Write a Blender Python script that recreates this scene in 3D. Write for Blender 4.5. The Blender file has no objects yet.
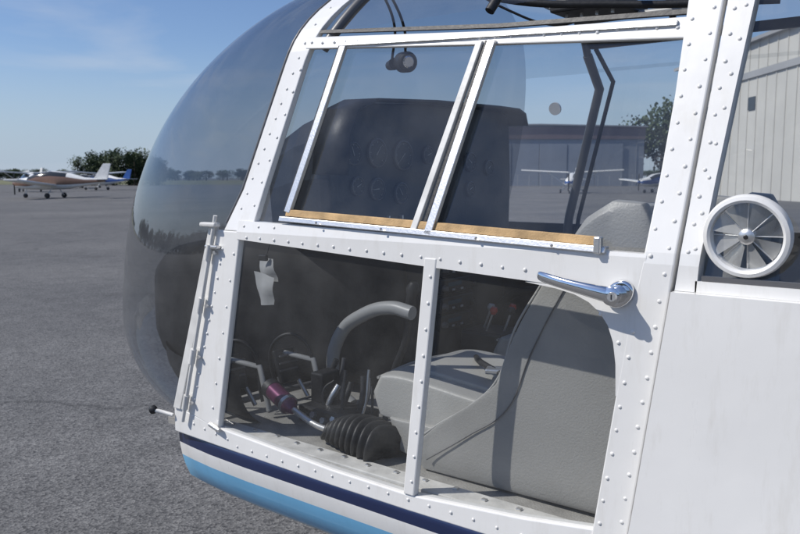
import bpy, bmesh, math, random
from mathutils import Vector, Matrix
random.seed(7)
S=bpy.context.scene
col=S.collection

# ------------------------------------------------------------------ materials
def newmat(name):
    m=bpy.data.materials.new(name); m.use_nodes=True
    nt=m.node_tree; b=nt.nodes['Principled BSDF']
    return m,nt,b
def mat(name,c,rough=.5,metal=0,var=.12,scale=8,bump=0,bscale=60,coat=0,bdist=.004,grime=0):
    m,nt,b=newmat(name)
    tc=nt.nodes.new('ShaderNodeTexCoord')
    n=nt.nodes.new('ShaderNodeTexNoise'); n.inputs['Scale'].default_value=scale; n.inputs['Detail'].default_value=6
    nt.links.new(tc.outputs['Object'],n.inputs['Vector'])
    r=nt.nodes.new('ShaderNodeValToRGB')
    r.color_ramp.elements[0].position=.3; r.color_ramp.elements[1].position=.7
    r.color_ramp.elements[0].color=(*[x*(1-var) for x in c],1)
    r.color_ramp.elements[1].color=(*[min(1,x*(1+var*.6)) for x in c],1)
    nt.links.new(n.outputs['Fac'],r.inputs['Fac'])
    outc=r.outputs['Color']
    if grime:
        mp=nt.nodes.new('ShaderNodeMapping'); mp.inputs['Scale'].default_value=(26,26,5)
        nt.links.new(tc.outputs['Object'],mp.inputs['Vector'])
        g=nt.nodes.new('ShaderNodeTexNoise'); g.inputs['Scale'].default_value=1; g.inputs['Detail'].default_value=9; g.inputs['Roughness'].default_value=.7
        nt.links.new(mp.outputs[0],g.inputs['Vector'])
        gr=nt.nodes.new('ShaderNodeValToRGB'); gr.color_ramp.elements[0].position=.52; gr.color_ramp.elements[1].position=.80
        gr.color_ramp.elements[0].color=(1,1,1,1); gr.color_ramp.elements[1].color=(1-grime,1-grime*1.1,1-grime*1.3,1)
        nt.links.new(g.outputs['Fac'],gr.inputs['Fac'])
        mm=nt.nodes.new('ShaderNodeMix'); mm.data_type='RGBA'; mm.blend_type='MULTIPLY'; mm.inputs[0].default_value=1
        nt.links.new(outc,mm.inputs[6]); nt.links.new(gr.outputs['Color'],mm.inputs[7]); outc=mm.outputs[2]
        rr=nt.nodes.new('ShaderNodeMapRange'); rr.inputs['To Min'].default_value=rough*.7; rr.inputs['To Max'].default_value=rough*1.7
        nt.links.new(g.outputs['Fac'],rr.inputs['Value']); nt.links.new(rr.outputs[0],b.inputs['Roughness'])
    else: b.inputs['Roughness'].default_value=rough
    nt.links.new(outc,b.inputs['Base Color'])
    b.inputs['Metallic'].default_value=metal
    if coat: b.inputs['Coat Weight'].default_value=coat; b.inputs['Coat Roughness'].default_value=.08
    if bump:
        n2=nt.nodes.new('ShaderNodeTexNoise'); n2.inputs['Scale'].default_value=bscale; n2.inputs['Detail'].default_value=4
        nt.links.new(tc.outputs['Object'],n2.inputs['Vector'])
        bu=nt.nodes.new('ShaderNodeBump'); bu.inputs['Strength'].default_value=bump; bu.inputs['Distance'].default_value=bdist
        nt.links.new(n2.outputs['Fac'],bu.inputs['Height']); nt.links.new(bu.outputs['Normal'],b.inputs['Normal'])
    return m
def glass(name,tint,haze=.02,f0=.045,hz=(.6,.6,.58)):
    m,nt,b=newmat(name); nt.nodes.remove(b); out=nt.nodes['Material Output']
    tr=nt.nodes.new('ShaderNodeBsdfTransparent'); tr.inputs[0].default_value=(*tint,1)
    gl=nt.nodes.new('ShaderNodeBsdfGlossy'); gl.inputs['Roughness'].default_value=.01; gl.inputs['Color'].default_value=(1,1,1,1)
    lw=nt.nodes.new('ShaderNodeLayerWeight'); lw.inputs['Blend'].default_value=.5
    pw=nt.nodes.new('ShaderNodeMath'); pw.operation='POWER'; pw.inputs[1].default_value=4.4
    nt.links.new(lw.outputs['Facing'],pw.inputs[0])
    ma=nt.nodes.new('ShaderNodeMath'); ma.operation='MULTIPLY_ADD'; ma.inputs[1].default_value=.8; ma.inputs[2].default_value=f0
    nt.links.new(pw.outputs[0],ma.inputs[0])
    mx=nt.nodes.new('ShaderNodeMixShader'); nt.links.new(ma.outputs[0],mx.inputs[0])
    nt.links.new(tr.outputs[0],mx.inputs[1]); nt.links.new(gl.outputs[0],mx.inputs[2])
    df=nt.nodes.new('ShaderNodeBsdfDiffuse'); df.inputs[0].default_value=(*hz,1)
    no=nt.nodes.new('ShaderNodeTexNoise'); no.inputs['Scale'].default_value=9; no.inputs['Detail'].default_value=8
    tc=nt.nodes.new('ShaderNodeTexCoord'); nt.links.new(tc.outputs['Object'],no.inputs['Vector'])
    mr=nt.nodes.new('ShaderNodeMapRange'); mr.inputs['From Min'].default_value=.35; mr.inputs['From Max'].default_value=.75
    mr.inputs['To Min'].default_value=haze*.3; mr.inputs['To Max'].default_value=haze*2
    nt.links.new(no.outputs['Fac'],mr.inputs['Value'])
    m2=nt.nodes.new('ShaderNodeMixShader'); nt.links.new(mr.outputs[0],m2.inputs[0])
    nt.links.new(mx.outputs[0],m2.inputs[1]); nt.links.new(df.outputs[0],m2.inputs[2])
    nt.links.new(m2.outputs[0],out.inputs[0])
    return m
WHITE=mat('white_paint',(.80,.79,.765),.26,0,.08,2.2,.3,5,coat=.4,bdist=.007,grime=.14)
WHITE2=mat('white_paint_worn',(.70,.69,.66),.4,0,.16,14,.1,90)
NAVY=mat('navy_stripe',(.012,.022,.075),.3,0,.1,5,coat=.4)
LBLUE=mat('light_blue_stripe',(.17,.46,.72),.3,0,.08,5,coat=.4,grime=.1)
BLACK=mat('black_plastic',(.018,.018,.02),.5,0,.2,20,.2,80)
RUBBER=mat('rubber',(.02,.02,.02),.5,0,.2,30,.2,120)
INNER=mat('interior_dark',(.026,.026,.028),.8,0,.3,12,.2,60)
SEAT=mat('seat_vinyl',(.33,.325,.31),.45,0,.10,5,.25,220)
SEAT2=mat('seat_cushion',(.40,.395,.375),.48,0,.10,5,.25,220)
FLOOR=mat('floor_carpet',(.32,.31,.29),.9,0,.25,18,.5,220)
LEDGE=mat('sill_ledge',(.66,.645,.61),.6,0,.25,20,.2,120)
GREYT=mat('grey_tube',(.38,.38,.37),.4,0,.1,10)
DGREYT=mat('dark_grey_tube',(.11,.11,.115),.4,0,.1,10)
ALU=mat('aluminium',(.72,.71,.69),.34,.85,.08,20,.1,200)
CHROME=mat('chrome',(.82,.82,.82),.1,1,.03,20)
FELT=mat('felt_channel',(.50,.33,.16),.8,0,.4,22,.4,300)
DIAL=mat('dial_white',(.7,.7,.68),.5)
GMARK=mat('gauge_marking',(.30,.30,.29),.6)
PURPLE=mat('purple_anodised',(.14,.03,.09),.3,.4,.1,10)
RED=mat('red_knob',(.45,.03,.02),.4)
GLS=glass('window_plexiglass',(.88,.89,.89),.025,.055)
BUB=glass('bubble_plexiglass',(.62,.64,.665),.022,.07)
VANE=glass('vent_plastic',(.75,.77,.78),.34,.08)

# ------------------------------------------------------------------ helpers
def empty(name,loc=(0,0,0),rz=0):
    o=bpy.data.objects.new(name,None); o.location=loc; o.rotation_euler[2]=rz; col.objects.link(o); return o
def mesh(name,v,f,m,parent=None,smooth=False,bevel=0,mats=None,midx=None,sub=0,seg=2):
    me=bpy.data.meshes.new(name); me.from_pydata([tuple(a) for a in v],[],f)
    bm=bmesh.new(); bm.from_mesh(me); bmesh.ops.recalc_face_normals(bm,faces=bm.faces); bm.to_mesh(me); bm.free()
    o=bpy.data.objects.new(name,me); col.objects.link(o)
    if mats:
        for a in mats: me.materials.append(a)
        for i,p in enumerate(me.polygons): p.material_index=midx[i]
    else: me.materials.append(m)
    if smooth: me.polygons.foreach_set('use_smooth',[True]*len(me.polygons))
    if bevel:
        b=o.modifiers.new('b','BEVEL'); b.width=bevel; b.segments=seg; b.limit_method='ANGLE'; b.angle_limit=math.radians(35); b.harden_normals=False
    if sub:
        b=o.modifiers.new('s','SUBSURF'); b.levels=sub; b.render_levels=sub
    if parent: o.parent=parent
    return o
def box(name,c,s,m,parent=None,bevel=0,rot=None,seg=2,smooth=False):
    v=[Vector((x*s[0]/2,y*s[1]/2,z*s[2]/2)) for x in(-1,1) for y in(-1,1) for z in(-1,1)]
    if rot is not None: v=[rot@a for a in v]
    v=[a+Vector(c) for a in v]
    f=[(0,1,3,2),(4,6,7,5),(0,4,5,1),(2,3,7,6),(0,2,6,4),(1,5,7,3)]
    return mesh(name,v,f,m,parent,smooth,bevel,seg=seg)
def tube(name,pts,r,m,parent=None,cyclic=False,nurbs=True):
    cu=bpy.data.curves.new(name,'CURVE'); cu.dimensions='3D'; cu.bevel_depth=r if not isinstance(r,list) else 1; cu.bevel_resolution=5
    cu.use_fill_caps=True
    sp=cu.splines.new('BEZIER' if nurbs else 'POLY')
    if nurbs:
        sp.bezier_points.add(len(pts)-1)
        for i,(b,p) in enumerate(zip(sp.bezier_points,pts)):
            b.co=p; b.handle_left_type=b.handle_right_type='AUTO'
            b.radius=r[i] if isinstance(r,list) else 1
    else:
        sp.points.add(len(pts)-1)
        for i,(b,p) in enumerate(zip(sp.points,pts)): b.co=(*p,1); b.radius=r[i] if isinstance(r,list) else 1
    sp.use_cyclic_u=cyclic; cu.resolution_u=10
    cu.materials.append(m)
    o=bpy.data.objects.new(name,cu); col.objects.link(o)
    if parent: o.parent=parent
    return o
def lathe(name,prof,origin,axis,m,parent=None,n=32,closed=False):
    ax=Vector(axis).normalized(); q=Vector((0,0,1)).rotation_difference(ax); v=[];f=[]
    for d,r in prof:
        for k in range(n):
            a=2*math.pi*k/n; v.append(Vector(origin)+q@Vector((r*math.cos(a),r*math.sin(a),d)))
    L=len(prof)
    for i in range(L if closed else L-1):
        j=(i+1)%L
        for k in range(n): f.append((i*n+k,i*n+(k+1)%n,j*n+(k+1)%n,j*n+k))
    if not closed:
        f.append(tuple(range(n))[::-1]); f.append(tuple((L-1)*n+k for k in range(n)))
    o=mesh(name,v,f,m,parent,True)
    e=o.modifiers.new('e','EDGE_SPLIT'); e.split_angle=math.radians(40)
    return o

# ------------------------------------------------------------------ helicopter
H=empty('helicopter')
FOLD=1.46
def ys(z):
    if z<FOLD: return 0.0
    y=.28*(z-FOLD)
    if z>1.93: y+=3.5*(z-1.93)**2
    return y
def strip(name,rows,m=WHITE,off=0,th=.02,bevel=.003,parent=H,mirror=False,smooth=False):
    v=[];f=[]
    for (a,b) in rows:
        for (x,z) in (a,b):
            for t in (0,th):
                y=ys(z)-off+t
                v.append((x,1.5-y if mirror else y,z))
    n=len(rows)
    for i in range(n-1):
        o=i*4;p=o+4
        f+=[(o,o+2,p+2,p),(o+1,p+1,p+3,o+3),(o,p,p+1,o+1),(o+2,o+3,p+3,p+2)]
    f+=[(0,1,3,2),((n-1)*4,(n-1)*4+2,(n-1)*4+3,(n-1)*4+1)]
    return mesh(name,v,f,m,parent,False,bevel)
def lerp(a,b,t): return a+(b-a)*t
def interp(tab,z):
    for (z0,x0),(z1,x1) in zip(tab,tab[1:]):
        if z0<=z<=z1: return lerp(x0,x1,(z-z0)/(z1-z0))
    return tab[0][1] if z<tab[0][0] else tab[-1][1]
def band(name,tl,tr,zs,**k): strip(name,[((interp(tl,z),z),(interp(tr,z),z)) for z in zs],**k)
TOPZ=[1.93,1.96,1.99,2.02,2.05,2.08,2.11,2.14]
fpL=[(1.46,-1.655),(1.568,-1.608),(1.884,-1.541),(2.14,-1.475)]
fpR=[(1.46,-1.545),(1.556,-1.530),(1.904,-1.464),(2.14,-1.385)]
band('door_front_post_upper',fpL,fpR,[1.4605,1.57,1.75,1.9]+TOPZ)
strip('door_front_post_lower',[((-1.885,.935),(-1.700,.90)),((-1.79,1.20),(-1.64,1.20)),((-1.703,1.46),(-1.588,1.46))],off=.001)
strip('hinge_strip',[((-1.895,.93),(-1.862,.93)),((-1.71,1.48),(-1.678,1.48))],m=WHITE2,off=.008,th=.01,bevel=.002)
tube('bubble_rim_seal',[(interp(fpL,z)-.006,ys(z)+.004,z) for z in [1.48+.03*i for i in range(22)]],.0045,DGREYT,H,nurbs=False)
tube('hinge_rod',[(-1.842,-.014,.90),(-1.735,-.014,1.27),(-1.675,-.010,1.50)],.0055,WHITE2,H,nurbs=False)
for z in (.96,1.10,1.25,1.40):
    x=lerp(-1.842,-1.675,(z-.9)/.6)
    lathe('hinge_knuckle',[(-.022,.009),(.022,.009)],(x,-.014,z),(.28,0,1),WHITE2,H,12)
    lathe('hinge_bolt',[(0,.006),(.006,.006)],(x+.022,-.008,z),(0,-1,0),ALU,H,6)
box('hinge_bracket',(-1.70,-.010,1.475),(.065,.022,.012),WHITE2,H,.004)
box('hinge_bracket',(-1.69,-.010,1.415),(.05,.018,.010),ALU,H,.003)
# rails
strip('door_top_rail',[((-1.478,1.966),(-1.470,1.934)),((-.89,1.914),(-.89,1.884)),((-.480,1.892),(-.480,1.852))],off=.002,th=.024)
strip('roof_edge_seal',[((-1.46,1.984),(-1.46,1.975)),((-.89,1.930),(-.89,1.921)),((-.480,1.907),(-.480,1.898))],m=BLACK,off=-.002,th=.015,bevel=0)
strip('door_mid_rail',[((-1.60,1.489),(-1.60,1.4595)),((-.50,1.466),(-.50,1.4595))],off=.0025,th=.024,bevel=.0)
strip('door_mid_rail',[((-1.60,1.4595),(-1.60,1.440)),((-.973,1.4595),(-.973,1.410)),((-.70,1.4595),(-.70,1.398)),((-.50,1.4595),(-.50,1.385))],off=.0025,th=.024,bevel=.0)
strip('door_divider',[((-1.043,.885),(-1.013,.885)),((-.986,1.43),(-.953,1.43))],off=.004,th=.02)
rpL=[(.85,-.600),(.921,-.587),(1.326,-.530),(1.452,-.506),(1.686,-.489),(1.95,-.487),(2.14,-.487)]
rpR=[(.85,-.530),(.942,-.516),(1.445,-.450),(1.684,-.436),(1.914,-.424),(2.14,-.416)]
band('door_rear_post',rpL,rpR,[.86,.94,1.2,1.33,1.45,1.47,1.6,1.75,1.9]+TOPZ,off=.003,th=.025)
gz=[(1.20,-.548),(1.26,-.550),(1.30,-.556),(1.33,-.567),(1.352,-.583),(1.370,-.606),(1.382,-.635),(1.390,-.675),(1.397,-.74)]
strip('door_corner_gusset',[((x,z),(interp(rpL,z)+.004,z)) for z,x in gz],off=.0027,th=.012,bevel=0)
strip('door_sill',[((-1.90,.935),(-1.90,.856)),((-1.70,.906),(-1.70,.852)),((-1.27,.886),(-1.27,.846)),((-1.03,.884),(-1.03,.846)),((-.74,.91),(-.74,.85)),((-.52,.94),(-.52,.86))],off=.0005,th=.03)
G=.007
gap=[(z,x+G) for z,x in rpR]
wf=[(1.40,-.412),(1.436,-.410),(1.648,-.395),(1.906,-.372),(2.14,-.355)]
band('rear_frame_post',gap,wf,[1.4055,1.45,1.47,1.6,1.75,1.9]+TOPZ,off=.001,th=.03,bevel=0)
v=[];f=[]
xs=[None,-.38,-.25,0,.4,.9,1.5]
zs=[.856,1.0,1.15,1.3,1.405]
for z in zs:
    for x in xs: v.append((interp(gap,z) if x is None else x,-.001,z))
n=len(xs)
for j in range(len(zs)-1):
    for i in range(n-1): f.append((j*n+i,j*n+i+1,(j+1)*n+i+1,(j+1)*n+i))
o=mesh('aft_side_panel',v,f,WHITE,H)
so=o.modifiers.new('s','SOLIDIFY'); so.thickness=.02; so.offset=1
strip('rear_window_sill',[((-.414,1.425),(-.414,1.4052)),((1.5,1.425),(1.5,1.4052))],off=.001,th=.02,bevel=0)
strip('rear_window_seal',[((-.405,1.434),(-.405,1.4255)),((1.5,1.434),(1.5,1.4255))],m=DGREYT,off=-.002,th=.008,bevel=0)
strip('rear_window_top_rail',[((-.36,2.04),(-.36,1.99)),((1.5,2.02),(1.5,1.97))],off=.002,th=.02)
strip('aft_window_post',[((.55,1.43),(.75,1.43)),((.6,1.98),(.78,1.98))],off=.001,th=.02)
# glazing
def pane(name,pts,off=.012,m=GLS,mirror=False):
    v=[(x,(1.5-.28*max(0,z-FOLD)-off) if mirror else .28*max(0,z-FOLD)+off,z) for x,z in pts]
    return mesh(name,v,[tuple(range(len(v)))],m,H)
pane('lower_front_window',[(-1.72,.89),(-1.03,.87),(-.97,1.44),(-1.60,1.455)])
pane('lower_rear_window',[(-1.03,.87),(-.56,.90),(-.51,1.44),(-.97,1.44)],.0125)
pane('upper_front_window',[(-1.56,1.475),(-1.0,1.475),(-.91,1.90),(-1.465,1.945)],.016)
pane('upper_sliding_window',[(-1.02,1.475),(-.50,1.475),(-.48,1.88),(-.92,1.90)],.008)
pane('rear_side_window',[(-.42,1.415),(.58,1.415),(.62,1.99),(-.38,1.99)],.012)
def bar(name,a,b,w,m,off,th=.012):
    (x0,z0),(x1,z1)=a,b; d=Vector((x1-x0,z1-z0)).normalized(); n=Vector((-d.y,d.x))*w/2
    strip(name,[((x0+n.x,z0+n.y),(x0-n.x,z0-n.y)),((x1+n.x,z1+n.y),(x1-n.x,z1-n.y))],m,off,th,.0015)
bar('slide_frame_front_bar',(-1.422,1.515),(-1.333,1.93),.020,ALU,.007)
bar('slide_frame_front_edge',(-1.436,1.515),(-1.347,1.93),.006,BLACK,.004)
bar('slide_frame_mid_bar',(-1.020,1.485),(-.926,1.895),.016,WHITE2,.009)
bar('slide_frame_rear_bar',(-.978,1.480),(-.894,1.893),.020,ALU,.012)
bar('slide_frame_edge',(-.999,1.483),(-.910,1.894),.010,BLACK,.004)
bar('slide_track_lower',(-1.440,1.499),(-.575,1.4695),.012,ALU,.012,.02)
bar('slide_track_felt',(-1.425,1.514),(-.590,1.484),.016,FELT,.006,.012)
bar('slide_track_top',(-1.345,1.932),(-.50,1.882),.010,ALU,.008)
box('slide_track_end',(-.588,-.008,1.478),(.014,.016,.032),ALU,H,.003)
for x in (-1.30,-1.1,-.85,-.68):
    lathe('track_screw',[(0,.0035),(.002,.0025)],(x,-.011,1.4985-(x+1.44)*.0347),(0,-1,0),CHROME,H,10)
# rivets
rv=[];rf=[]
RR=random.Random(3)
def rivet(x,z,off=.003,r=.0040):
    x+=RR.uniform(-.0012,.0012); z+=RR.uniform(-.0012,.0012); r*=RR.uniform(.9,1.08)
    y=ys(z)-off
    b=len(rv); N=8
    for rr,h in ((1,0),(.85,.32),(.5,.55)):
        for k in range(N):
            a=2*math.pi*k/N; rv.append((x+r*rr*math.cos(a),y-r*h,z+r*rr*math.sin(a)))
    rv.append((x,y-r*.62,z))
    for i in range(2):
        for k in range(N): rf.append((b+i*N+k,b+i*N+(k+1)%N,b+(i+1)*N+(k+1)%N,b+(i+1)*N+k))
    for k in range(N): rf.append((b+2*N+k,b+2*N+(k+1)%N,b+3*N))
def rline(a,b,step,off=.003,r=.0040):
    L=math.dist(a,b); n=max(1,round(L/step))
    for i in range(n+1):
        t=i/n; rivet(lerp(a[0],b[0],t),lerp(a[1],b[1],t),off,r)
rline((-1.60,1.52),(-1.478,1.95),.042,.0005); rline((-1.553,1.53),(-1.475,1.88),.06,.0005)
rline((-1.47,2.0),(-1.445,2.1),.042,.0005)
rline((-1.80,.97),(-1.66,1.41),.042,.0015); rline((-1.72,.96),(-1.615,1.40),.08,.0015)
rline((-1.45,1.948),(-.89,1.899),.040,.0025); rline((-.85,1.897),(-.50,1.874),.040,.0025)
rline((-1.56,1.447),(-.74,1.422),.052,.003)
rline((-1.575,1.476),(-1.46,1.475),.05,.003)
rline((-1.018,.92),(-.968,1.39),.06,.0045)
for i in range(25):
    z=.90+.047*i
    if not (1.33<z<1.45): rivet(interp(rpL,z)+.012,z)
    rivet(interp(rpR,z)-.013,z+.015)
    if i%2==0 or z>1.45: rivet(interp(gap,z)+.014,z+.01,.0012)
for z in [1.46+.06*i for i in range(9)]: rivet(interp(wf,z)-.01,z+.02,.001)
rline((-1.86,.90),(-1.66,.88),.055,.001); rline((-1.62,.868),(-.62,.876),.06,.001)
rline((-.40,1.392),(1.4,1.392),.055,.0012)
rline((-.62,1.398),(-.545,1.30),.05,.003)
mesh('rivets',rv,rf,WHITE,H,True)

# lower hull
prof=[(.856,0.0),(.834,.0006),(.814,.002),(.800,.004),(.786,.007),(.772,.010),(.74,.020),(.70,.038),(.67,.075),(.645,.17),(.625,.38),(.62,.75)]
bandm=[1,1,0,0,0,2,2,2,0,0,0]
xsx=[-1.915,-1.85,-1.75,-1.6,-1.3,-1.0,-.7,-.4,0,.5,1.0,1.5]
def plan(x): return 0 if x>-1.6 else .75-.75*math.sqrt(max(0,1-((x+1.6)/1.25)**2))
v=[];f=[];mi=[]
full=prof+[(z,1.5-y) for z,y in reversed(prof[:-1])]
bm_=bandm+list(reversed(bandm))
for x in xsx:
    for z,y in full: v.append((x,.75+(y-.75)*(1-plan(x)/.75),z))
n=len(full)
for i in range(len(xsx)-1):
    for j in range(n-1): f.append((i*n+j,i*n+j+1,(i+1)*n+j+1,(i+1)*n+j)); mi.append(bm_[j])
o=mesh('lower_hull',v,f,None,H,True,mats=[WHITE,NAVY,LBLUE],midx=mi)
so=o.modifiers.new('s','SOLIDIFY'); so.thickness=.012; so.offset=-1

# bubble canopy
XC=-1.66;A_=1.20;ZC=1.15;CU=1.10;CL=.48;W=.724;EX=2.7
xstart=[(.6,-1.90),(.9,-1.84),(1.46,-1.64),(2.10,-1.445),(2.3,-1.41)]
def sec(th,ex=EX):
    c,s=math.cos(th),math.sin(th)
    e=2/ex
    return math.copysign(abs(c)**e,c),math.copysign(abs(s)**e,s)
v=[];f=[];NT=128;NP=48
for i in range(NP+1):
    ph=(math.pi/2)*i/NP
    sc=math.cos(ph) if i<NP else .0001
    for k in range(NT):
        cy,sz=sec(2*math.pi*k/NT, lerp(EX,2.15,min(1,i/NP*1.3)))
        z0=ZC+(CU if sz>0 else CL)*sz
        xs0=interp(xstart,z0); w=min(1,math.sin(ph)*1.15)
        x=lerp(xs0,XC,w)-A_*math.sin(ph)
        v.append((x,.75-W*sc*cy,ZC+(CU if sz>0 else CL)*sc*sz))
for i in range(NP):
    for k in range(NT): f.append((i*NT+k,i*NT+(k+1)%NT,(i+1)*NT+(k+1)%NT,(i+1)*NT+k))
mesh('bubble_canopy',v,f,BUB,H,True)
def bow(name,xo,r,m,z0,shift=0,zfar=None):
    pts=[]
    for k in range(0,61):
        th=math.pi*k/60
        cy,sz=sec(th); z=ZC+CU*sz
        if z<(z0 if k<30 else (zfar or z0)): continue
        pts.append((interp(xstart,z)+xo+shift*k/60,.75-W*cy,z))
    tube(name,pts,r,m,H,nurbs=False)
    return pts
bp=bow('roof_bow_front',.0,.014,DGREYT,1.90,.34,2.03)
bow('roof_bow_mid',.55,.011,BLACK,1.95,0,2.06)
bow('roof_bow_rear',.99,.018,WHITE,1.95)
v=[];f=[];ths=[t for t in [math.pi*k/80 for k in range(81)] if ZC+CU*sec(t)[1]>=1.955]
for xo in (0,.35,.7,.99):
    for t in ths:
        cy,sz=sec(t); z=ZC+CU*sz; v.append((interp(xstart,z)+xo,.75-W*cy,z))
n=len(ths)
for i in range(3):
    for j in range(n-1): f.append((i*n+j,i*n+j+1,(i+1)*n+j+1,(i+1)*n+j))
mesh('roof_glazing',v,f,GLS,H,True)
v=[];f=[]
for xo in (.99,1.5,3.0):
    for t in ths:
        cy,sz=sec(t); z=ZC+CU*sz
        v.append((interp(xstart,z)+xo,.75-W*cy,z+.003))
for i in range(2):
    for j in range(n-1): f.append((i*n+j,i*n+j+1,(i+1)*n+j+1,(i+1)*n+j))
mesh('roof_skin',v,f,WHITE,H,True)
# overhead bits
tube('overhead_tube',[(-1.36,.50,2.19),(-1.15,.52,2.09),(-.80,.62,2.04),(-.46,.7,2.02)],.010,BLACK,H)
tube('overhead_tube',[(-1.30,.9,2.22),(-1.1,.85,2.10),(-.46,.8,2.05)],.009,GREYT,H)
tube('overhead_cable',[(-1.42,.40,2.14),(-1.40,.46,2.03),(-1.425,.5,1.965)],.004,BLACK,H)
tube('overhead_cable',[(-1.46,.42,2.15),(-1.45,.48,2.04),(-1.475,.50,1.95)],.004,BLACK,H)
tube('overhead_cable',[(-1.0,.78,2.05),(-1.05,.70,2.03),(-1.15,.62,2.07),(-1.3,.55,2.17)],.0035,BLACK,H)
lathe('compass',[(-.025,.020),(-.020,.030),(.018,.030),(.024,.024),(.024,.018)],(-1.425,.5,1.938),(.85,-.5,-.1),BLACK,H,24)
lathe('compass_lens',[(.0,.018),(.004,.014)],Vector((-1.425,.5,1.938))+Vector((.85,-.5,-.1)).normalized()*.0245,(.85,-.5,-.1),CHROME,H,20)
lathe('temperature_gauge',[(-.02,.014),(.02,.018)],(-1.475,.50,1.935),(.85,-.5,0),BLACK,H,16)
box('overhead_switch_panel',(-.95,.78,2.075),(.20,.22,.035),BLACK,H,.006)
for k in range(4): box('overhead_switch',(-1.02+.045*k,.72,2.053),(.008,.008,.014),ALU,H,.001)

# far side frame
def fstrip(n_,rows,**k): strip(n_,rows,mirror=True,**k)
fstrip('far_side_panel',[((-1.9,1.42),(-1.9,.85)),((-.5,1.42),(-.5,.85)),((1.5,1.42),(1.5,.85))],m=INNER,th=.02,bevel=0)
tube('far_door_post',[(-1.42,1.47,.95),(-1.35,1.45,1.45),(-1.20,1.36,1.92),bp[-1]],.017,DGREYT,H,nurbs=False)
tube('far_door_post_seal',[(-1.38,1.45,.95),(-1.305,1.44,1.45),(-1.14,1.34,1.94),(bp[-1][0]+.03,bp[-1][1],bp[-1][2]+.02)],.008,BLACK,H,nurbs=False)
fstrip('far_rear_post',[((-.55,1.4),(-.42,1.4)),((-.5,1.46),(-.40,1.46)),((-.46,2.0),(-.36,2.0))],m=WHITE2)
fstrip('far_top_rail',[((-1.2,2.075),(-1.2,2.05)),((1.5,2.075),(1.5,2.05))],m=BLACK)
tube('cabin_brace',[(-.42,1.3,1.2),(-.30,1.25,1.6),(-.15,1.2,2.05)],.016,BLACK,H,nurbs=False)
tube('cabin_brace',[(-.2,.6,1.2),(-.05,.9,1.6),(.15,1.15,2.05)],.014,BLACK,H,nurbs=False)
pane('far_upper_window',[(-1.35,1.44),(-.5,1.44),(-.48,1.99),(-1.2,1.99)],.012,GLS,True)
lathe('far_window_vent',[(-.004,.024),(.004,.024)],(-1.375,1.36,1.86),(0,1,.28),DIAL,H,24)
# floor, bulkhead
box('cabin_floor',(-1.2,.75,.868),(1.55,1.44,.02),FLOOR,H)
box('inner_sill_ledge',(-1.15,.065,.884),(1.25,.06,.012),LEDGE,H,.002)
RK=random.Random(11)
for k in range(14): box('ledge_fastener',(-1.72+.085*k,.075+RK.uniform(-.01,.01),.892),(.012,.012,.005),ALU,H,.0015)
box('aft_bulkhead',(.62,.75,1.25),(.02,1.44,.78),INNER,H)
box('rear_bench',(-.05,.75,1.08),(.45,1.2,.12),BLACK,H,.03)
box('engine_deck',(-.1,.75,.95),(.9,1.4,.03),INNER,H)
v=[];f=[]
NT2=40;NP2=14
for i in range(NP2+1):
    ph=math.pi/2*i/NP2; sc=max(math.cos(ph),.001)
    for k in range(NT2+1):
        th=math.pi+math.pi*k/NT2
        cy,sz=sec(th)
        v.append((-1.70-.90*math.sin(ph),.78-.70*sc*cy,.98+.06*sc+.26*sc*sz))
for i in range(NP2):
    for k in range(NT2): a=i*(NT2+1)+k; f.append((a,a+1,a+NT2+2,a+NT2+1))
mesh('nose_floor_tub',v,f,INNER,H,True)
v=[];f=[];N=32
secs=[(-1.62,.54,1.42,.88,1.425),(-1.8,.50,1.40,.88,1.42),(-1.92,.44,1.38,.88,1.42),(-2.05,.34,1.34,.88,1.415),(-2.2,.27,1.26,.90,1.40),(-2.38,.29,1.15,.92,1.37),(-2.52,.37,1.05,.95,1.32),(-2.62,.50,.92,1.0,1.25)]
for x,ya,yb,za,zb in secs:
    for k in range(N):
        c,s=sec(2*math.pi*k/N,5); v.append((x,(ya+yb)/2+c*(yb-ya)/2,(za+zb)/2+s*(zb-za)/2))
for i in range(len(secs)-1):
    for k in range(N): f.append((i*N+k,i*N+(k+1)%N,(i+1)*N+(k+1)%N,(i+1)*N+k))
f.append(tuple(range(N))); f.append(tuple((len(secs)-1)*N+k for k in range(N)))
mesh('added_dark_nose_mass',v,f,INNER,H,True)  # added dark mass, blocks the view so the nose interior reads darker
# instrument panel with hood
yz=[(.37,1.42),(.355,1.60),(.37,1.72),(.41,1.795),(.50,1.832),(.80,1.85),(1.20,1.86),(1.34,1.86),(1.39,1.845),(1.41,1.80),(1.425,1.60),(1.42,1.40)]
v=[];f=[]
for x,s in ((-1.60,1),(-1.64,1),(-1.80,.93),(-1.98,.80)):
    for y,z in yz: v.append((x,.9+(y-.9)*s,1.40+(z-1.40)*s))
n=len(yz)
for i in range(3):
    for j in range(n-1): f.append((i*n+j,i*n+j+1,(i+1)*n+j+1,(i+1)*n+j))
f.append(tuple(range(n))); f.append(tuple(3*n+k for k in range(n)))
mesh('instrument_panel',v,f,BLACK,H,False,.006)
hood=[];hf=[]
for x,dz in ((-1.52,.008),(-1.66,.012)):
    for y,z in yz[1:-2]: hood.append((x,.9+(y-.9)*1.02,z+dz))
n2=n-3
for j in range(n2-1): hf.append((j,j+1,n2+j+1,n2+j))
o=mesh('glare_hood',hood,hf,BLACK,H,True); so=o.modifiers.new('s','SOLIDIFY'); so.thickness=.008
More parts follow.
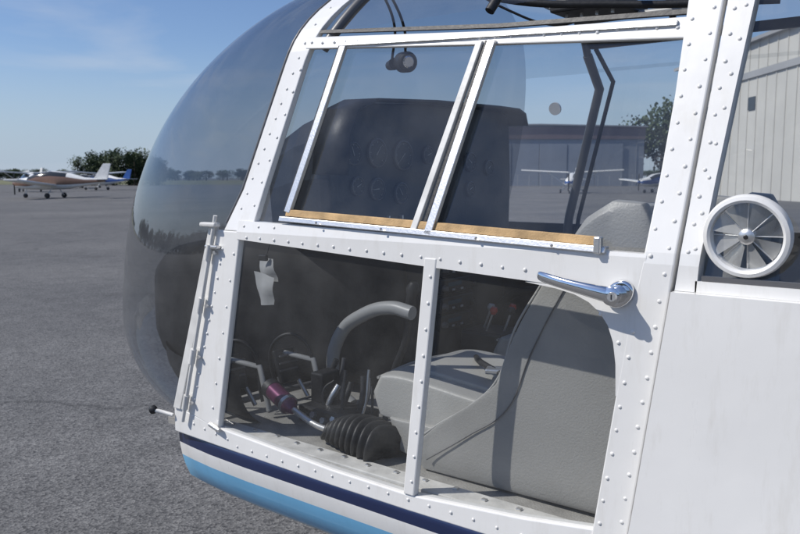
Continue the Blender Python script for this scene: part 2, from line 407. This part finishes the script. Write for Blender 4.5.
def gauge(y,z,r=.043,ang=.6):
    x=-1.600
    lathe('gauge_bezel',[(-.001,r),(.008,r),(.010,r*.9),(.005,r*.86)],(x,y,z),(1,0,0),DGREYT,H,28)
    lathe('gauge_face',[(.001,r*.86),(.0056,r*.86)],(x,y,z),(1,0,0),BLACK,H,28)
    v=[];f=[]
    for i in range(31):
        a=math.radians(-225+i*9)*-1
        w=.0006 if i%5 else .0011
        r0=.68 if i%5==0 else .74
        for rr,sg in ((r*r0,-1),(r*r0,1),(r*.82,1),(r*.82,-1)):
            v.append((x+.0062,y+rr*math.cos(a)-sg*w*math.sin(a),z+rr*math.sin(a)+sg*w*math.cos(a)))
        f.append((i*4,i*4+1,i*4+2,i*4+3))
    b=len(v); ca,sa=math.cos(ang),math.sin(ang)
    for l,w in ((-.2,.002),(.62,.0008)):
        for sg in(-1,1): v.append((x+.0072,y+l*r*ca-sg*w*sa,z+l*r*sa+sg*w*ca))
    f.append((b,b+1,b+3,b+2))
    mesh('gauge_marks',v,f,GMARK,H)
for i,(y,z,r) in enumerate([(.46,1.675,.036),(.575,1.68,.046),(.71,1.675,.050),(.48,1.575,.030),(.575,1.565,.036),(.70,1.55,.036),(.85,1.68,.030),(.94,1.67,.030),(.88,1.58,.026),(1.12,1.66,.036),(1.12,1.56,.028),(1.25,1.64,.030)]):
    gauge(y,z,r,random.uniform(0,6))
for y in (.45,.50,.56,.63,.70): box('switch',(-1.595,y,1.47),(.014,.007,.016),ALU,H,.002)
# centre pedestal and radios
box('centre_pedestal',(-1.55,.86,1.14),(.12,.26,.54),INNER,H,.015)
LCD=mat('radio_display',(.05,.09,.12),.2)
for i in range(5):
    z=1.36-.062*i
    box('radio',(-1.484,.86,z),(.02,.20,.052),BLACK,H,.004)
    box('radio_display',(-1.473,.84,z+.006),(.002,.08,.014),LCD,H)
    for k in range(4): box('radio_button',(-1.472,.805+.026*k,z-.014),(.004,.014,.007),GREYT if k%2 else BLACK,H,.001)
    for s in(-.085,.085): lathe('radio_knob',[(0,.011),(.016,.009)],(-1.474,.86+s,z-.004),(1,0,0),DGREYT if s<0 else BLACK,H,14)
# seats
def seat(y0,y1,nm):
    R_=empty(nm); R_.parent=H
    yc=(y0+y1)/2
    def ext(name,pr,a,b,m,bev,sub=1,crown=0):
        v=[];f=[];n=len(pr)
        cx=sum(p[0] for p in pr)/n; cz=sum(p[1] for p in pr)/n
        lay=[(a,.93),(a+.012,1),(lerp(a,b,.5),1.0+crown),(b-.012,1),(b,.93)]
        for y,s in lay:
            for x,z in pr: v.append((cx+(x-cx)*s,y,cz+(z-cz)*s))
        for i in range(len(lay)-1):
            for j in range(n): f.append((i*n+j,i*n+(j+1)%n,(i+1)*n+(j+1)%n,(i+1)*n+j))
        f.append(tuple(range(n))); f.append(tuple((len(lay)-1)*n+k for k in range(n)))
        return mesh(name,v,f,m,R_,True,bev,sub=sub)
    ext('cushion',[(-1.275,.975),(-1.30,1.035),(-1.272,1.088),(-1.20,1.100),(-1.0,1.075),(-.86,1.065),(-.84,.98),(-1.1,.96)],y0+.035,y1-.035,SEAT2,.006,2,.03)
    ext('cushion_seam_panel',[(-1.22,1.07),(-1.20,1.108),(-1.0,1.088),(-.93,1.082),(-.93,1.06)],yc-.13,yc+.13,SEAT2,.004,2)
    ext('base',[(-1.235,.985),(-1.20,.90),(-1.09,.880),(-.60,.880),(-.60,1.0)],y0+.02,y1-.02,SEAT,.006,1)
    ext('backrest',[(-.91,1.03),(-.885,1.12),(-.835,1.28),(-.765,1.40),(-.70,1.50),(-.645,1.545),(-.58,1.545),(-.545,1.48),(-.60,1.2),(-.66,.95)],y0+.03,y1-.03,SEAT,.006,2)
    sp=[(-1.10,.882),(-1.135,.93),(-1.06,1.005),(-.965,1.065),(-.895,1.13),(-.850,1.26),(-.79,1.36),(-.735,1.45),(-.685,1.52),(-.63,1.555),(-.57,1.55),(-.53,1.48),(-.545,1.2),(-.575,.89)]
    ext('side_bolster',sp,y0-.01,y0+.055,SEAT,.004,2,.01)
    ext('side_bolster',sp,y1-.055,y1+.01,SEAT,.004,2,.01)
    tube('piping',[(-1.13,y0-.006,.945),(-1.045,y0-.006,1.012),(-.955,y0-.006,1.075),(-.888,y0-.006,1.145),(-.843,y0-.006,1.27),(-.783,y0-.006,1.37)],.0028,SEAT2,R_)
    tube('side_seam',[(-1.08,y0-.012,.915),(-.96,y0-.012,1.00),(-.86,y0-.012,1.08),(-.80,y0-.012,1.22),(-.74,y0-.012,1.34),(-.68,y0-.012,1.44)],.0014,DGREYT,R_)
    tube('cushion_piping',[(-1.285,y0+.05,1.075),(-1.295,yc,1.082),(-1.285,y1-.05,1.075)],.004,SEAT,R_)
    return R_
seat(.15,.62,'pilot_seat'); seat(.76,1.24,'passenger_seat')
box('belt_buckle',(-1.0,.33,1.112),(.055,.04,.014),ALU,H,.004,Matrix.Rotation(.4,3,'Z'))
tube('seat_belt',[(-.86,.26,1.10),(-.95,.30,1.108),(-1.02,.34,1.112),(-1.08,.38,1.114),(-1.15,.47,1.10)],.008,BLACK,H)
# control loops
tube('control_loop',[(-1.36,.45,1.205),(-1.44,.45,1.213),(-1.55,.45,1.18),(-1.648,.45,1.104),(-1.68,.45,.985),(-1.65,.45,.915),(-1.60,.45,.885)],.021,GREYT,H)
tube('far_control_loop',[(-1.20,1.1,1.20),(-1.286,1.1,1.207),(-1.427,1.1,1.157),(-1.498,1.1,1.037),(-1.467,1.1,.92)],.015,BLACK,H)
tube('cyclic_stick',[(-1.50,.50,.89),(-1.47,.5,1.0),(-1.42,.5,1.12),(-1.41,.5,1.20)],.011,BLACK,H)
lathe('cyclic_grip',[(0,.014),(.02,.02),(.08,.017),(.10,.022),(.12,.012)],(-1.41,.5,1.17),(.15,0,1),BLACK,H,16)
for dx,dy,c in ((0,0,RED),(.05,.03,BLACK),(-.04,.05,GREYT),(.02,.09,RED)):
    tube('lever',[(-1.36+dx,.86+dy,1.08),(-1.33+dx,.86+dy,1.16)],.004,ALU,H)
    lathe('lever_knob',[(-.012,.008),(0,.014),(.012,.010)],(-1.33+dx,.86+dy,1.16),(.2,0,1),c,H,14)
box('lever_quadrant',(-1.36,.90,1.05),(.16,.16,.08),BLACK,H,.01)
# pedals
for py in (.19,.36):
    x=-1.86 if py<.3 else -1.80
    R3=Matrix.Rotation(-.35,3,'Y')
    box('pedal',(x,py,1.0),(.014,.085,.11),BLACK,H,.004,R3)
    for k in range(4): box('pedal_tread',(x+.010,py,.965+.024*k),(.006,.08,.006),DGREYT,H,.001,R3)
    tube('pedal_arm',[(x,py-.035,.97),(x+.03,py-.035,.90)],.007,DGREYT,H)
    tube('pedal_arm',[(x,py+.035,.97),(x+.06,py+.035,.90)],.007,ALU,H)
    tube('pedal_link',[(x-.02,py,1.04),(x+.10,py+.02,1.03),(x+.14,py+.02,.90)],.009,GREYT,H,nurbs=False)
    tube('pedal_hose',[(x-.05,py,.90),(x-.02,py-.03,1.08),(x+.06,py+.0,1.10),(x+.10,py+.03,.92)],.006,BLACK,H)
tube('pedal_crossbar',[(-1.84,.10,.915),(-1.80,.48,.915)],.010,DGREYT,H)
lathe('purple_damper',[(-.055,.018),(-.05,.027),(.05,.027),(.055,.02),(.075,.014)],(-1.66,.20,.955),(.9,-.2,-.28),PURPLE,H,24)
lathe('damper_collar',[(-.012,.030),(.012,.030)],(-1.71,.212,.969),(.9,-.2,-.28),BLACK,H,24)
lathe('damper_collar',[(-.006,.030),(.006,.030)],(-1.62,.191,.943),(.9,-.2,-.28),ALU,H,24)
tube('control_rod',[(-1.60,.187,.937),(-1.48,.165,.915),(-1.40,.155,.915)],.009,ALU,H)
v=[];f=[];NS=9;NR=26;K=NS*6
for i in range(K+1):
    t=i/K; ph=(i%6)/6
    r=(.026+.034*math.sin(t*math.pi*.62))*(.74+.30*math.sin(ph*math.pi))
    cx=-1.42+.21*t; cy_=.155-.015*t; cz=.912+.018*math.sin(t*3.1)
    for k in range(NR):
        a=2*math.pi*k/NR; tw=.022*math.sin(a+1.0)
        v.append((cx+tw+.012*math.cos(a*2),cy_+r*1.05*math.cos(a),max(.880,cz+r*.95*math.sin(a))))
for i in range(K):
    for k in range(NR): f.append((i*NR+k,i*NR+(k+1)%NR,(i+1)*NR+(k+1)%NR,(i+1)*NR+k))
f.append(tuple(range(NR))); f.append(tuple(K*NR+k for k in range(NR)))
mesh('bellows_boot',v,f,RUBBER,H,True)
RK=random.Random(5)
for k in range(12):
    x=-1.64+.022*k; y=.27+RK.uniform(0,.12)
    tube('linkage_rod',[(x,y,.885),(x+RK.uniform(-.02,.03),y+.01,.93+RK.uniform(0,.05)),(x+RK.uniform(-.01,.05),y+.03,.98+RK.uniform(0,.09))],RK.choice([.004,.006,.009]),RK.choice([BLACK,BLACK,DGREYT,ALU]),H)
box('linkage_bracket',(-1.52,.30,.905),(.22,.12,.05),BLACK,H,.008)
box('linkage_bracket',(-1.60,.33,.96),(.05,.08,.12),BLACK,H,.006)
for k in range(5): lathe('linkage_nut',[(0,.010),(.012,.010)],(-1.60+.04*k,.24,.90+.01*(k%2)),(0,-1,.4),ALU,H,6)
def sheet(name,P,m):
    n=7;v=[];f=[]
    for i in range(n):
        for j in range(n):
            a=i/(n-1);b=j/(n-1)
            p=(Vector(P[0])*(1-a)+Vector(P[1])*a)*(1-b)+(Vector(P[3])*(1-a)+Vector(P[2])*a)*b
            p.y+=.006*math.sin(a*5+b*3)+.004*math.cos(b*7); v.append(p)
    for i in range(n-1):
        for j in range(n-1): f.append((i*n+j,(i+1)*n+j,(i+1)*n+j+1,i*n+j+1))
    mesh(name,v,f,m,H,True)
CARD=mat('paper_card',(.45,.45,.44),.7,0,.1,20)
sheet('hanging_card',[(-1.845,.29,1.352),(-1.755,.27,1.355),(-1.745,.27,1.285),(-1.84,.29,1.28)],CARD)
sheet('hanging_card_flap',[(-1.855,.275,1.31),(-1.735,.255,1.30),(-1.75,.255,1.215),(-1.825,.275,1.205)],CARD)
box('card_clip',(-1.79,.26,1.357),(.035,.012,.018),BLACK,H,.003)
tube('tag_cord',[(-1.79,.27,1.36),(-1.78,.3,1.42),(-1.70,.40,1.45)],.002,BLACK,H)

# door handle
v=[];f=[]
N=28
for d,s in ((-.0045,1),(-.010,1),(-.013,.86)):
    for k in range(N):
        a=2*math.pi*k/N; v.append((-.545+.026*s*math.cos(a)+.007*s*math.sin(a),d,1.391+.026*s*math.sin(a)))
for i in range(2):
    for k in range(N): f.append((i*N+k,i*N+(k+1)%N,(i+1)*N+(k+1)%N,(i+1)*N+k))
f.append(tuple(2*N+k for k in range(N)))
mesh('handle_escutcheon',v,f,CHROME,H,True,.0015)
lathe('key_cylinder',[(0,.009),(.006,.008)],(-.540,-.050,1.392),(0,-1,0),ALU,H,20)
box('key_slot',(-.540,-.0565,1.392),(.0018,.001,.009),BLACK,H)
lathe('handle_hub',[(0,.017),(.02,.014),(.038,.017),(.042,.010)],(-.545,-.010,1.392),(0,-1,0),CHROME,H,28)
lv=[];lf=[];st=[(-.530,1.390,-.040,.016,.010),(-.555,1.394,-.044,.015,.010),(-.60,1.401,-.047,.012,.007),(-.65,1.409,-.045,.010,.006),(-.685,1.415,-.038,.011,.006),(-.700,1.417,-.030,.008,.005)]
for x,z,y,a,b in st:
    for k in range(16):
        t=2*math.pi*k/16; lv.append((x,y+b*math.cos(t),z+a*math.sin(t)))
for i in range(len(st)-1):
    for k in range(16): lf.append((i*16+k,i*16+(k+1)%16,(i+1)*16+(k+1)%16,(i+1)*16+k))
lf.append(tuple(range(16))); lf.append(tuple((len(st)-1)*16+k for k in range(16)))
mesh('handle_lever',lv,lf,CHROME,H,True,sub=2)
tube('hook_arm',[(-1.90,-.005,.905),(-1.94,-.02,.912),(-1.955,-.03,.915)],.006,WHITE2,H)
lathe('hook_ball',[(-.013,.004),(-.009,.010),(0,.0135),(.009,.010),(.013,.004)],(-1.962,-.03,.916),(1,0,0),BLACK,H,20)
tube('latch_plunger',[(-1.72,-.012,.915),(-1.68,-.012,.905)],.007,ALU,H)
# vent
VC=Vector((-.335,0.004,1.505)); vn=Vector((0,-1,-.10)).normalized(); q=Vector((0,0,1)).rotation_difference(vn)
def vv(x,y,z): return VC+q@Vector((x,y,z))
lathe('vent_ring',[(-.006,.069),(.004,.070),(.011,.067),(.013,.061),(.010,.0565),(-.008,.0555)],VC,vn,WHITE,H,56,closed=True)
v=[];f=[]
NBL=8
for k in range(NBL):
    a0=2*math.pi*k/NBL; a1=a0+2*math.pi/NBL*.80; b=len(v)
    for t in range(5):
        a=lerp(a0,a1,t/4); h=lerp(-.006,.007,t/4)
        v.append(vv(.012*math.cos(a),.012*math.sin(a),h*.4)); v.append(vv(.0545*math.cos(a),.0545*math.sin(a),h))
    for t in range(4): f.append((b+2*t,b+2*t+1,b+2*t+3,b+2*t+2))
mesh('vent_vanes',v,f,VANE,H,True)
for k in range(NBL):
    a=2*math.pi*k/NBL
    tube('vent_spoke',[vv(.01*math.cos(a),.01*math.sin(a),-.002),vv(.055*math.cos(a),.055*math.sin(a),-.006)],.0012,ALU,H)
lathe('vent_hub',[(-.008,.013),(.006,.013),(.010,.008)],VC,vn,ALU,H,24)
lathe('vent_hub_screw',[(.010,.004),(.013,.003)],VC,vn,BLACK,H,12)
# skids
for y in (-.15,1.65):
    tube('skid',[(-2.6,y,.22),(-2.4,y,.07),(-2.1,y,.04),(0,y,.04),(1.4,y,.04)],.035,GREYT,H)
for x in (-1.4,.6): tube('skid_cross_tube',[(x,-.15,.06),(x,.15,.45),(x,.5,.60),(x,1.0,.60),(x,1.35,.45),(x,1.65,.06)],.03,GREYT,H)

# ------------------------------------------------------------------ ground
m,nt,b=newmat('asphalt')
tc=nt.nodes.new('ShaderNodeTexCoord')
def noise(s,d=4):
    n=nt.nodes.new('ShaderNodeTexNoise'); n.inputs['Scale'].default_value=s; n.inputs['Detail'].default_value=d
    nt.links.new(tc.outputs['Object'],n.inputs['Vector']); return n
def mixc(fac,a,c,bt='MIX'):
    x=nt.nodes.new('ShaderNodeMix'); x.data_type='RGBA'; x.blend_type=bt
    for s,val in ((0,fac),(6,a),(7,c)):
        if hasattr(val,'links'): nt.links.new(val,x.inputs[s])
        else: x.inputs[s].default_value=val
    return x.outputs[2]
def ramp(src,p0,p1,c0=(0,0,0,1),c1=(1,1,1,1)):
    r=nt.nodes.new('ShaderNodeValToRGB'); r.color_ramp.elements[0].position=p0; r.color_ramp.elements[1].position=p1
    r.color_ramp.elements[0].color=c0; r.color_ramp.elements[1].color=c1; nt.links.new(src,r.inputs[0]); return r.outputs[0]
vo=nt.nodes.new('ShaderNodeTexVoronoi'); vo.inputs['Scale'].default_value=85; nt.links.new(tc.outputs['Object'],vo.inputs['Vector'])
spk=ramp(vo.outputs['Color'],.12,.88,(.050,.0495,.0505,1),(.205,.202,.195,1))
big=ramp(noise(.25,6).outputs['Fac'],.35,.68,(.80,.80,.81,1),(1.12,1.11,1.10,1))
c1=mixc(1.0,spk,big,'MULTIPLY')
med=ramp(noise(3,5).outputs['Fac'],.3,.7,(.84,.84,.84,1),(1.1,1.1,1.1,1))
c2=mixc(1.0,c1,med,'MULTIPLY')
vc=nt.nodes.new('ShaderNodeTexVoronoi'); vc.feature='DISTANCE_TO_EDGE'; vc.inputs['Scale'].default_value=.11
nv=noise(1.3,5); ad=nt.nodes.new('ShaderNodeMixRGB'); ad.blend_type='ADD'; ad.inputs[0].default_value=1
nt.links.new(tc.outputs['Object'],ad.inputs[1]); nt.links.new(nv.outputs['Color'],ad.inputs[2]); nt.links.new(ad.outputs[0],vc.inputs['Vector'])
crk=ramp(vc.outputs['Distance'],.0004,.0016,(.6,.6,.6,1),(1,1,1,1))
c3=mixc(1.0,c2,crk,'MULTIPLY')
stn=ramp(noise(.9,2).outputs['Fac'],.66,.74,(1,1,1,1),(.78,.77,.76,1))
c4=mixc(1.0,c3,stn,'MULTIPLY')
nt.links.new(c4,b.inputs['Base Color']); b.inputs['Roughness'].default_value=.85
bu=nt.nodes.new('ShaderNodeBump'); bu.inputs['Strength'].default_value=.6; bu.inputs['Distance'].default_value=.006
nt.links.new(vo.outputs['Distance'],bu.inputs['Height']); nt.links.new(bu.outputs['Normal'],b.inputs['Normal'])
ASPH=m
mesh('ground',[(-4000,-4000,0),(4000,-4000,0),(4000,4000,0),(-4000,4000,0)],[(0,1,2,3)],ASPH)
GRASS=mat('dry_grass',(.15,.15,.07),.9,0,.35,.05)
mesh('grass_field',[(-330,-30,.02),(-110,155,.02),(-356,470,.02),(-620,260,.02)],[(0,1,2,3)],GRASS)

# ------------------------------------------------------------------ trees
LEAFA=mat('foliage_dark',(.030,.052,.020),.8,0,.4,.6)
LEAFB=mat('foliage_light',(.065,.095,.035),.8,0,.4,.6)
BARK=mat('bark',(.08,.06,.045),.9)
def treemesh(name,seed,n=1500):
    R=random.Random(seed); v=[];f=[];mi=[]
    for i,(z,r) in enumerate(((0,.035),(.3,.026),(.6,.015),(.85,.005))):
        for k in range(6):
            a=k*math.pi/3; v.append((r*math.cos(a),r*math.sin(a),z))
        if i:
            for k in range(6): f.append(((i-1)*6+k,(i-1)*6+(k+1)%6,i*6+(k+1)%6,i*6+k)); mi.append(2)
    lobes=[(R.uniform(-.22,.22),R.uniform(-.22,.22),R.uniform(.22,.86),R.uniform(.10,.20)) for _ in range(15)]
    for _ in range(n):
        lx,ly,lz,lr=R.choice(lobes)
        d=Vector((R.gauss(0,1),R.gauss(0,1),R.gauss(0,1))).normalized()*lr*R.uniform(.5,1.15)
        c=Vector((lx,ly,lz))+d
        s=R.uniform(.012,.030)
        a=Vector((R.gauss(0,1),R.gauss(0,1),R.gauss(0,1))).normalized(); bb=a.orthogonal().normalized()
        b=len(v)
        v+=[tuple(c+a*s),tuple(c+bb*s),tuple(c-a*s*.8),tuple(c-bb*s*.9)]
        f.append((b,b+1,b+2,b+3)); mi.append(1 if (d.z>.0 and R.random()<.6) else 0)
    me=bpy.data.meshes.new(name); me.from_pydata(v,[],f)
    for mm in (LEAFA,LEAFB,BARK): me.materials.append(mm)
    for i,p in enumerate(me.polygons): p.material_index=mi[i]
    return me
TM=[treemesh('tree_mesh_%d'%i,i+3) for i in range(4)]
def treeline(name,a,b,n,h,jit,wide=1.0):
    P=empty(name)
    for i in range(n):
        t=(i+.5)/n; o=bpy.data.objects.new('tree',random.choice(TM)); col.objects.link(o)
        hh=h*random.uniform(.7,1.15)
        o.location=(lerp(a[0],b[0],t)+random.uniform(-jit,jit),lerp(a[1],b[1],t)+random.uniform(-jit,jit),-.08*hh)
        o.scale=(hh*wide,hh*wide,hh); o.rotation_euler[2]=random.uniform(0,6.28); o.parent=P
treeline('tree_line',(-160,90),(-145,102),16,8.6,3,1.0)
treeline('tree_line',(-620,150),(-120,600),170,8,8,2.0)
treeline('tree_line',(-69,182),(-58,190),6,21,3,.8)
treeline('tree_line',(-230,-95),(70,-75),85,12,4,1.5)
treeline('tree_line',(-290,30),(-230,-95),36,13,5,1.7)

# ------------------------------------------------------------------ aircraft
PW=mat('aircraft_white',(.74,.74,.72),.3); PB=mat('aircraft_blue',(.03,.09,.30),.3); PBR=mat('aircraft_brown',(.20,.12,.085),.3)
PGL=mat('aircraft_window',(.03,.035,.04),.1)
def airplane(name,loc,rz,accent,high=True,top=None,fin=None):
    P=empty(name,loc,rz); top=top or PW
    st=[(3.9,.18,1.15,.16),(3.7,.42,1.15,.38),(2.6,.52,1.18,.50),(1.8,.56,1.35,.68),(.6,.58,1.42,.76),(-.8,.50,1.38,.66),(-2.2,.28,1.32,.34),(-3.9,.08,1.38,.12)]
    v=[];f=[];mi=[];N=16
    for x,w,zc,h in st:
        for k in range(N):
            a=2*math.pi*k/N; c,s=math.cos(a),math.sin(a)
            v.append((x,w*math.copysign(abs(c)**.8,c),zc+h*math.copysign(abs(s)**.8,s)))
    for i in range(len(st)-1):
        for k in range(N):
            f.append((i*N+k,i*N+(k+1)%N,(i+1)*N+(k+1)%N,(i+1)*N+k))
            up=k in(1,2,5,6)
            side=k in(0,7,8,15)
            mi.append(2 if (up and 2<=i<=4) else (1 if side else 0))
    f.append(tuple(range(N))); mi.append(1)
    mesh('fuselage',v,f,None,P,True,mats=[top,accent,PGL],midx=mi)
    zw=2.12 if high else .95
    dih=.25 if high else .45
    for sgn in(-1,1):
        v=[(1.5,sgn*.3,zw),(0,sgn*.3,zw),(0.1,sgn*5.3,zw+dih),(1.25,sgn*5.3,zw+dih)]
        v+= [(x,y,z+.14) for x,y,z in v]
        mesh('wing',v,[(0,1,2,3),(7,6,5,4),(0,4,5,1),(1,5,6,2),(2,6,7,3),(3,7,4,0)],PW,P,False,.04)
        if high: tube('wing_strut',[(.9,sgn*.55,.85),(.8,sgn*2.6,zw+.1)],.04,PW,P)
        tube('gear_leg',[(.4,sgn*.4,.9),(.4,sgn*1.15,.22)],.04,PW,P)
        lathe('wheel',[(-.08,.16),(-.06,.21),(.06,.21),(.08,.16)],(.4,sgn*1.2,.21),(0,1,0),RUBBER,P,20)
    tube('nose_leg',[(2.9,0,.8),(3.05,0,.2)],.04,PW,P); lathe('wheel',[(-.07,.14),(-.05,.18),(.05,.18),(.07,.14)],(3.05,0,.18),(0,1,0),RUBBER,P,20)
    v=[(-2.9,0,1.5),(-4.1,0,1.45),(-4.45,0,2.75),(-3.8,0,2.75)]
    v=[(x,-.05,z) for x,y,z in v]+[(x,.05,z) for x,y,z in v]
    mesh('tail_fin',v,[(0,1,2,3),(7,6,5,4),(0,4,5,1),(1,5,6,2),(2,6,7,3),(3,7,4,0)],fin or accent,P,False,.02)
    mesh('tailplane',[(-3.2,0,1.45),(-3.4,-1.7,1.47),(-4.1,-1.7,1.47),(-4.1,1.7,1.47),(-3.4,1.7,1.47),(-3.2,0,1.53),(-3.4,-1.7,1.52),(-4.1,-1.7,1.52),(-4.1,1.7,1.52),(-3.4,1.7,1.52)],[(0,1,2,3,4),(9,8,7,6,5),(0,5,6,1),(1,6,7,2),(2,7,8,3),(3,8,9,4),(4,9,5,0)],PW,P)
    lathe('spinner',[(0,.16),(.15,.13),(.28,.03)],(3.9,0,1.15),(1,0,0),accent,P,16)
    box('propeller',(4.0,0,1.15),(.05,.14,1.8),BLACK,P,.02)
    return P
airplane('parked_airplane',(-60.5,31.5,0),math.radians(-150),PBR,False,fin=PW)
airplane('parked_airplane',(-90,44,0),math.radians(170),PB,True,fin=PW)
airplane('parked_airplane',(-96,57,0),math.radians(200),PB,True)
airplane('parked_airplane',(-112,58,0),math.radians(20),PW,True)
airplane('parked_airplane',(-118,66,0),math.radians(60),PB,False)
airplane('parked_airplane',(-37,76,0),math.radians(-70),PB,True,fin=PW)
airplane('parked_airplane',(-30,84,0),math.radians(-110),PB,False)

# ------------------------------------------------------------------ hangars
HG=mat('hangar_grey',(.26,.28,.31),.6,0,.1,.3); HR=mat('hangar_fascia',(.21,.16,.155),.6,0,.1,.3); HT=mat('hangar_cream',(.60,.58,.53),.6,0,.08,.3)
HD=mat('hangar_door',(.29,.31,.34),.6,0,.1,.3); ROOF=mat('hangar_roof',(.38,.38,.38),.5,0,.08,.3)
def hangar(name,c,rz,w,d,h,wall,fascia,rise=1.5,doors=3):
    P=empty(name,c,rz)
    v=[(-w/2,0,0),(w/2,0,0),(w/2,d,0),(-w/2,d,0),(-w/2,0,h),(w/2,0,h),(w/2,d,h),(-w/2,d,h),(0,0,h+rise),(0,d,h+rise)]
    mesh('walls',v,[(0,1,5,8,4),(2,3,7,9,6),(0,4,7,3),(1,2,6,5)],wall,P)
    e=.5
    rv_=[(-w/2-e,-e,h-.05),(0,-e,h+rise+.12),(w/2+e,-e,h-.05),(-w/2-e,d+e,h-.05),(0,d+e,h+rise+.12),(w/2+e,d+e,h-.05)]
    o=mesh('roof',rv_,[(0,1,4,3),(1,2,5,4)],ROOF,P); so=o.modifiers.new('s','SOLIDIFY'); so.thickness=.25
    box('fascia_band',(0,-.12,h*.88),(w+.3,.2,h*.2),fascia,P)
    dw=w*.8/doors
    for i in range(doors*2):
        box('door_leaf',(-w*.4+dw/2*(i+.5),-.10-.06*(i%2),h*.35),(dw/2-.12,.1,h*.70),HD,P,.02)
    for i in range(int(w/3)): box('wall_rib',(-w/2+1.5+3*i,-.03,h*.39),(.12,.06,h*.77),wall,P)
    for i in range(int(d/1.5)):
        for sx in(-1,1):
            box('side_rib',(sx*(w/2+.03),.8+1.5*i,h/2),(.06,.10,h-.1),wall,P)
            if i%6==4: box('side_window',(sx*(w/2+.05),1.5*i+.05,h*.6),(.06,1.2,1.0),PGL,P)
    return P
hangar('grey_hangar',(-75,140,0),math.radians(38),42,24,12.0,HG,HR,.25,3)
P=hangar('cream_hangar',(16,58,0),math.radians(38),44,40,12.2,HT,ROOF,2.2,4)
box('wall_band',(-22.1,18,12.2*.78),(.12,39,.5),ROOF,P)
FN=mat('galvanised',(.4,.4,.4),.5,.6)
P=empty('chain_link_fence')
for i in range(26): tube('fence_post',[(-72+1.6*i,118+1.25*i,0),(-72+1.6*i,118+1.25*i,2.2)],.04,FN,P)
for z in (.3,1.2,2.15): tube('fence_rail',[(-72,118,z),(-32,149.2,z)],.02,FN,P)

# ------------------------------------------------------------------ sky, sun
w=bpy.data.worlds.new('World'); S.world=w; w.use_nodes=True; nt=w.node_tree
bg=nt.nodes['Background']; sky=nt.nodes.new('ShaderNodeTexSky'); sky.sky_type='NISHITA'; sky.sun_disc=False
sd=Vector((-.52,-.56,.80)).normalized()
el=math.asin(sd.z); az=math.atan2(sd.x,sd.y)
sky.sun_elevation=el; sky.sun_rotation=az; sky.air_density=1.0; sky.dust_density=.2; sky.ozone_density=1.6
bg.inputs['Strength'].default_value=.10
tint=nt.nodes.new('ShaderNodeMix'); tint.data_type='RGBA'; tint.blend_type='MULTIPLY'; tint.inputs[0].default_value=1
nt.links.new(sky.outputs[0],tint.inputs[6]); tint.inputs[7].default_value=(.84,.92,1.12,1)
tc=nt.nodes.new('ShaderNodeTexCoord')
sx=nt.nodes.new('ShaderNodeSeparateXYZ'); nt.links.new(tc.outputs['Generated'],sx.inputs[0])
hr=nt.nodes.new('ShaderNodeMapRange'); hr.interpolation_type='SMOOTHSTEP'; hr.inputs['From Min'].default_value=0; hr.inputs['From Max'].default_value=.17
hr.inputs['To Min'].default_value=.85; hr.inputs['To Max'].default_value=0; nt.links.new(sx.outputs['Z'],hr.inputs['Value'])
hz=nt.nodes.new('ShaderNodeMix'); hz.data_type='RGBA'; nt.links.new(hr.outputs[0],hz.inputs[0]); nt.links.new(tint.outputs[2],hz.inputs[6]); hz.inputs[7].default_value=(3.9,4.9,6.3,1)
mp=nt.nodes.new('ShaderNodeMapping'); mp.inputs['Scale'].default_value=(1.2,1.2,6)
mp.inputs['Rotation'].default_value=(0,.25,0)
nt.links.new(tc.outputs['Generated'],mp.inputs['Vector'])
nz=nt.nodes.new('ShaderNodeTexNoise'); nz.inputs['Scale'].default_value=2.6; nz.inputs['Detail'].default_value=10; nz.inputs['Distortion'].default_value=.8
nt.links.new(mp.outputs[0],nz.inputs['Vector'])
rp=nt.nodes.new('ShaderNodeValToRGB'); rp.color_ramp.elements[0].position=.50; rp.color_ramp.elements[1].position=.85
rp.color_ramp.elements[1].color=(.5,.5,.5,1); nt.links.new(nz.outputs['Fac'],rp.inputs[0])
mx=nt.nodes.new('ShaderNodeMix'); mx.data_type='RGBA'; nt.links.new(rp.outputs[0],mx.inputs[0]); nt.links.new(hz.outputs[2],mx.inputs[6]); mx.inputs[7].default_value=(6.0,6.5,7.3,1)
nt.links.new(mx.outputs[2],bg.inputs['Color'])
sl=bpy.data.lights.new('sun','SUN'); sl.energy=4.3; sl.angle=math.radians(.53); sl.color=(1,.96,.90)
so=bpy.data.objects.new('sun',sl); col.objects.link(so); so.rotation_euler=sd.to_track_quat('Z','Y').to_euler()

# ------------------------------------------------------------------ camera
cd=bpy.data.cameras.new('camera'); cam=bpy.data.objects.new('camera',cd); col.objects.link(cam); S.camera=cam
cam.location=(0,-1.35,1.6); cd.lens=35; cd.sensor_width=36; cd.clip_end=6000; cd.clip_start=.02
pt=math.atan(89/778); d=Vector((-math.cos(math.radians(52))*math.cos(pt),math.sin(math.radians(52))*math.cos(pt),-math.sin(pt)))
cam.rotation_euler=d.to_track_quat('-Z','Y').to_euler()
cd.dof.use_dof=True; cd.dof.focus_distance=1.75; cd.dof.aperture_fstop=11
S.view_settings.view_transform='Standard'; S.view_settings.look='None'; S.view_settings.exposure=0
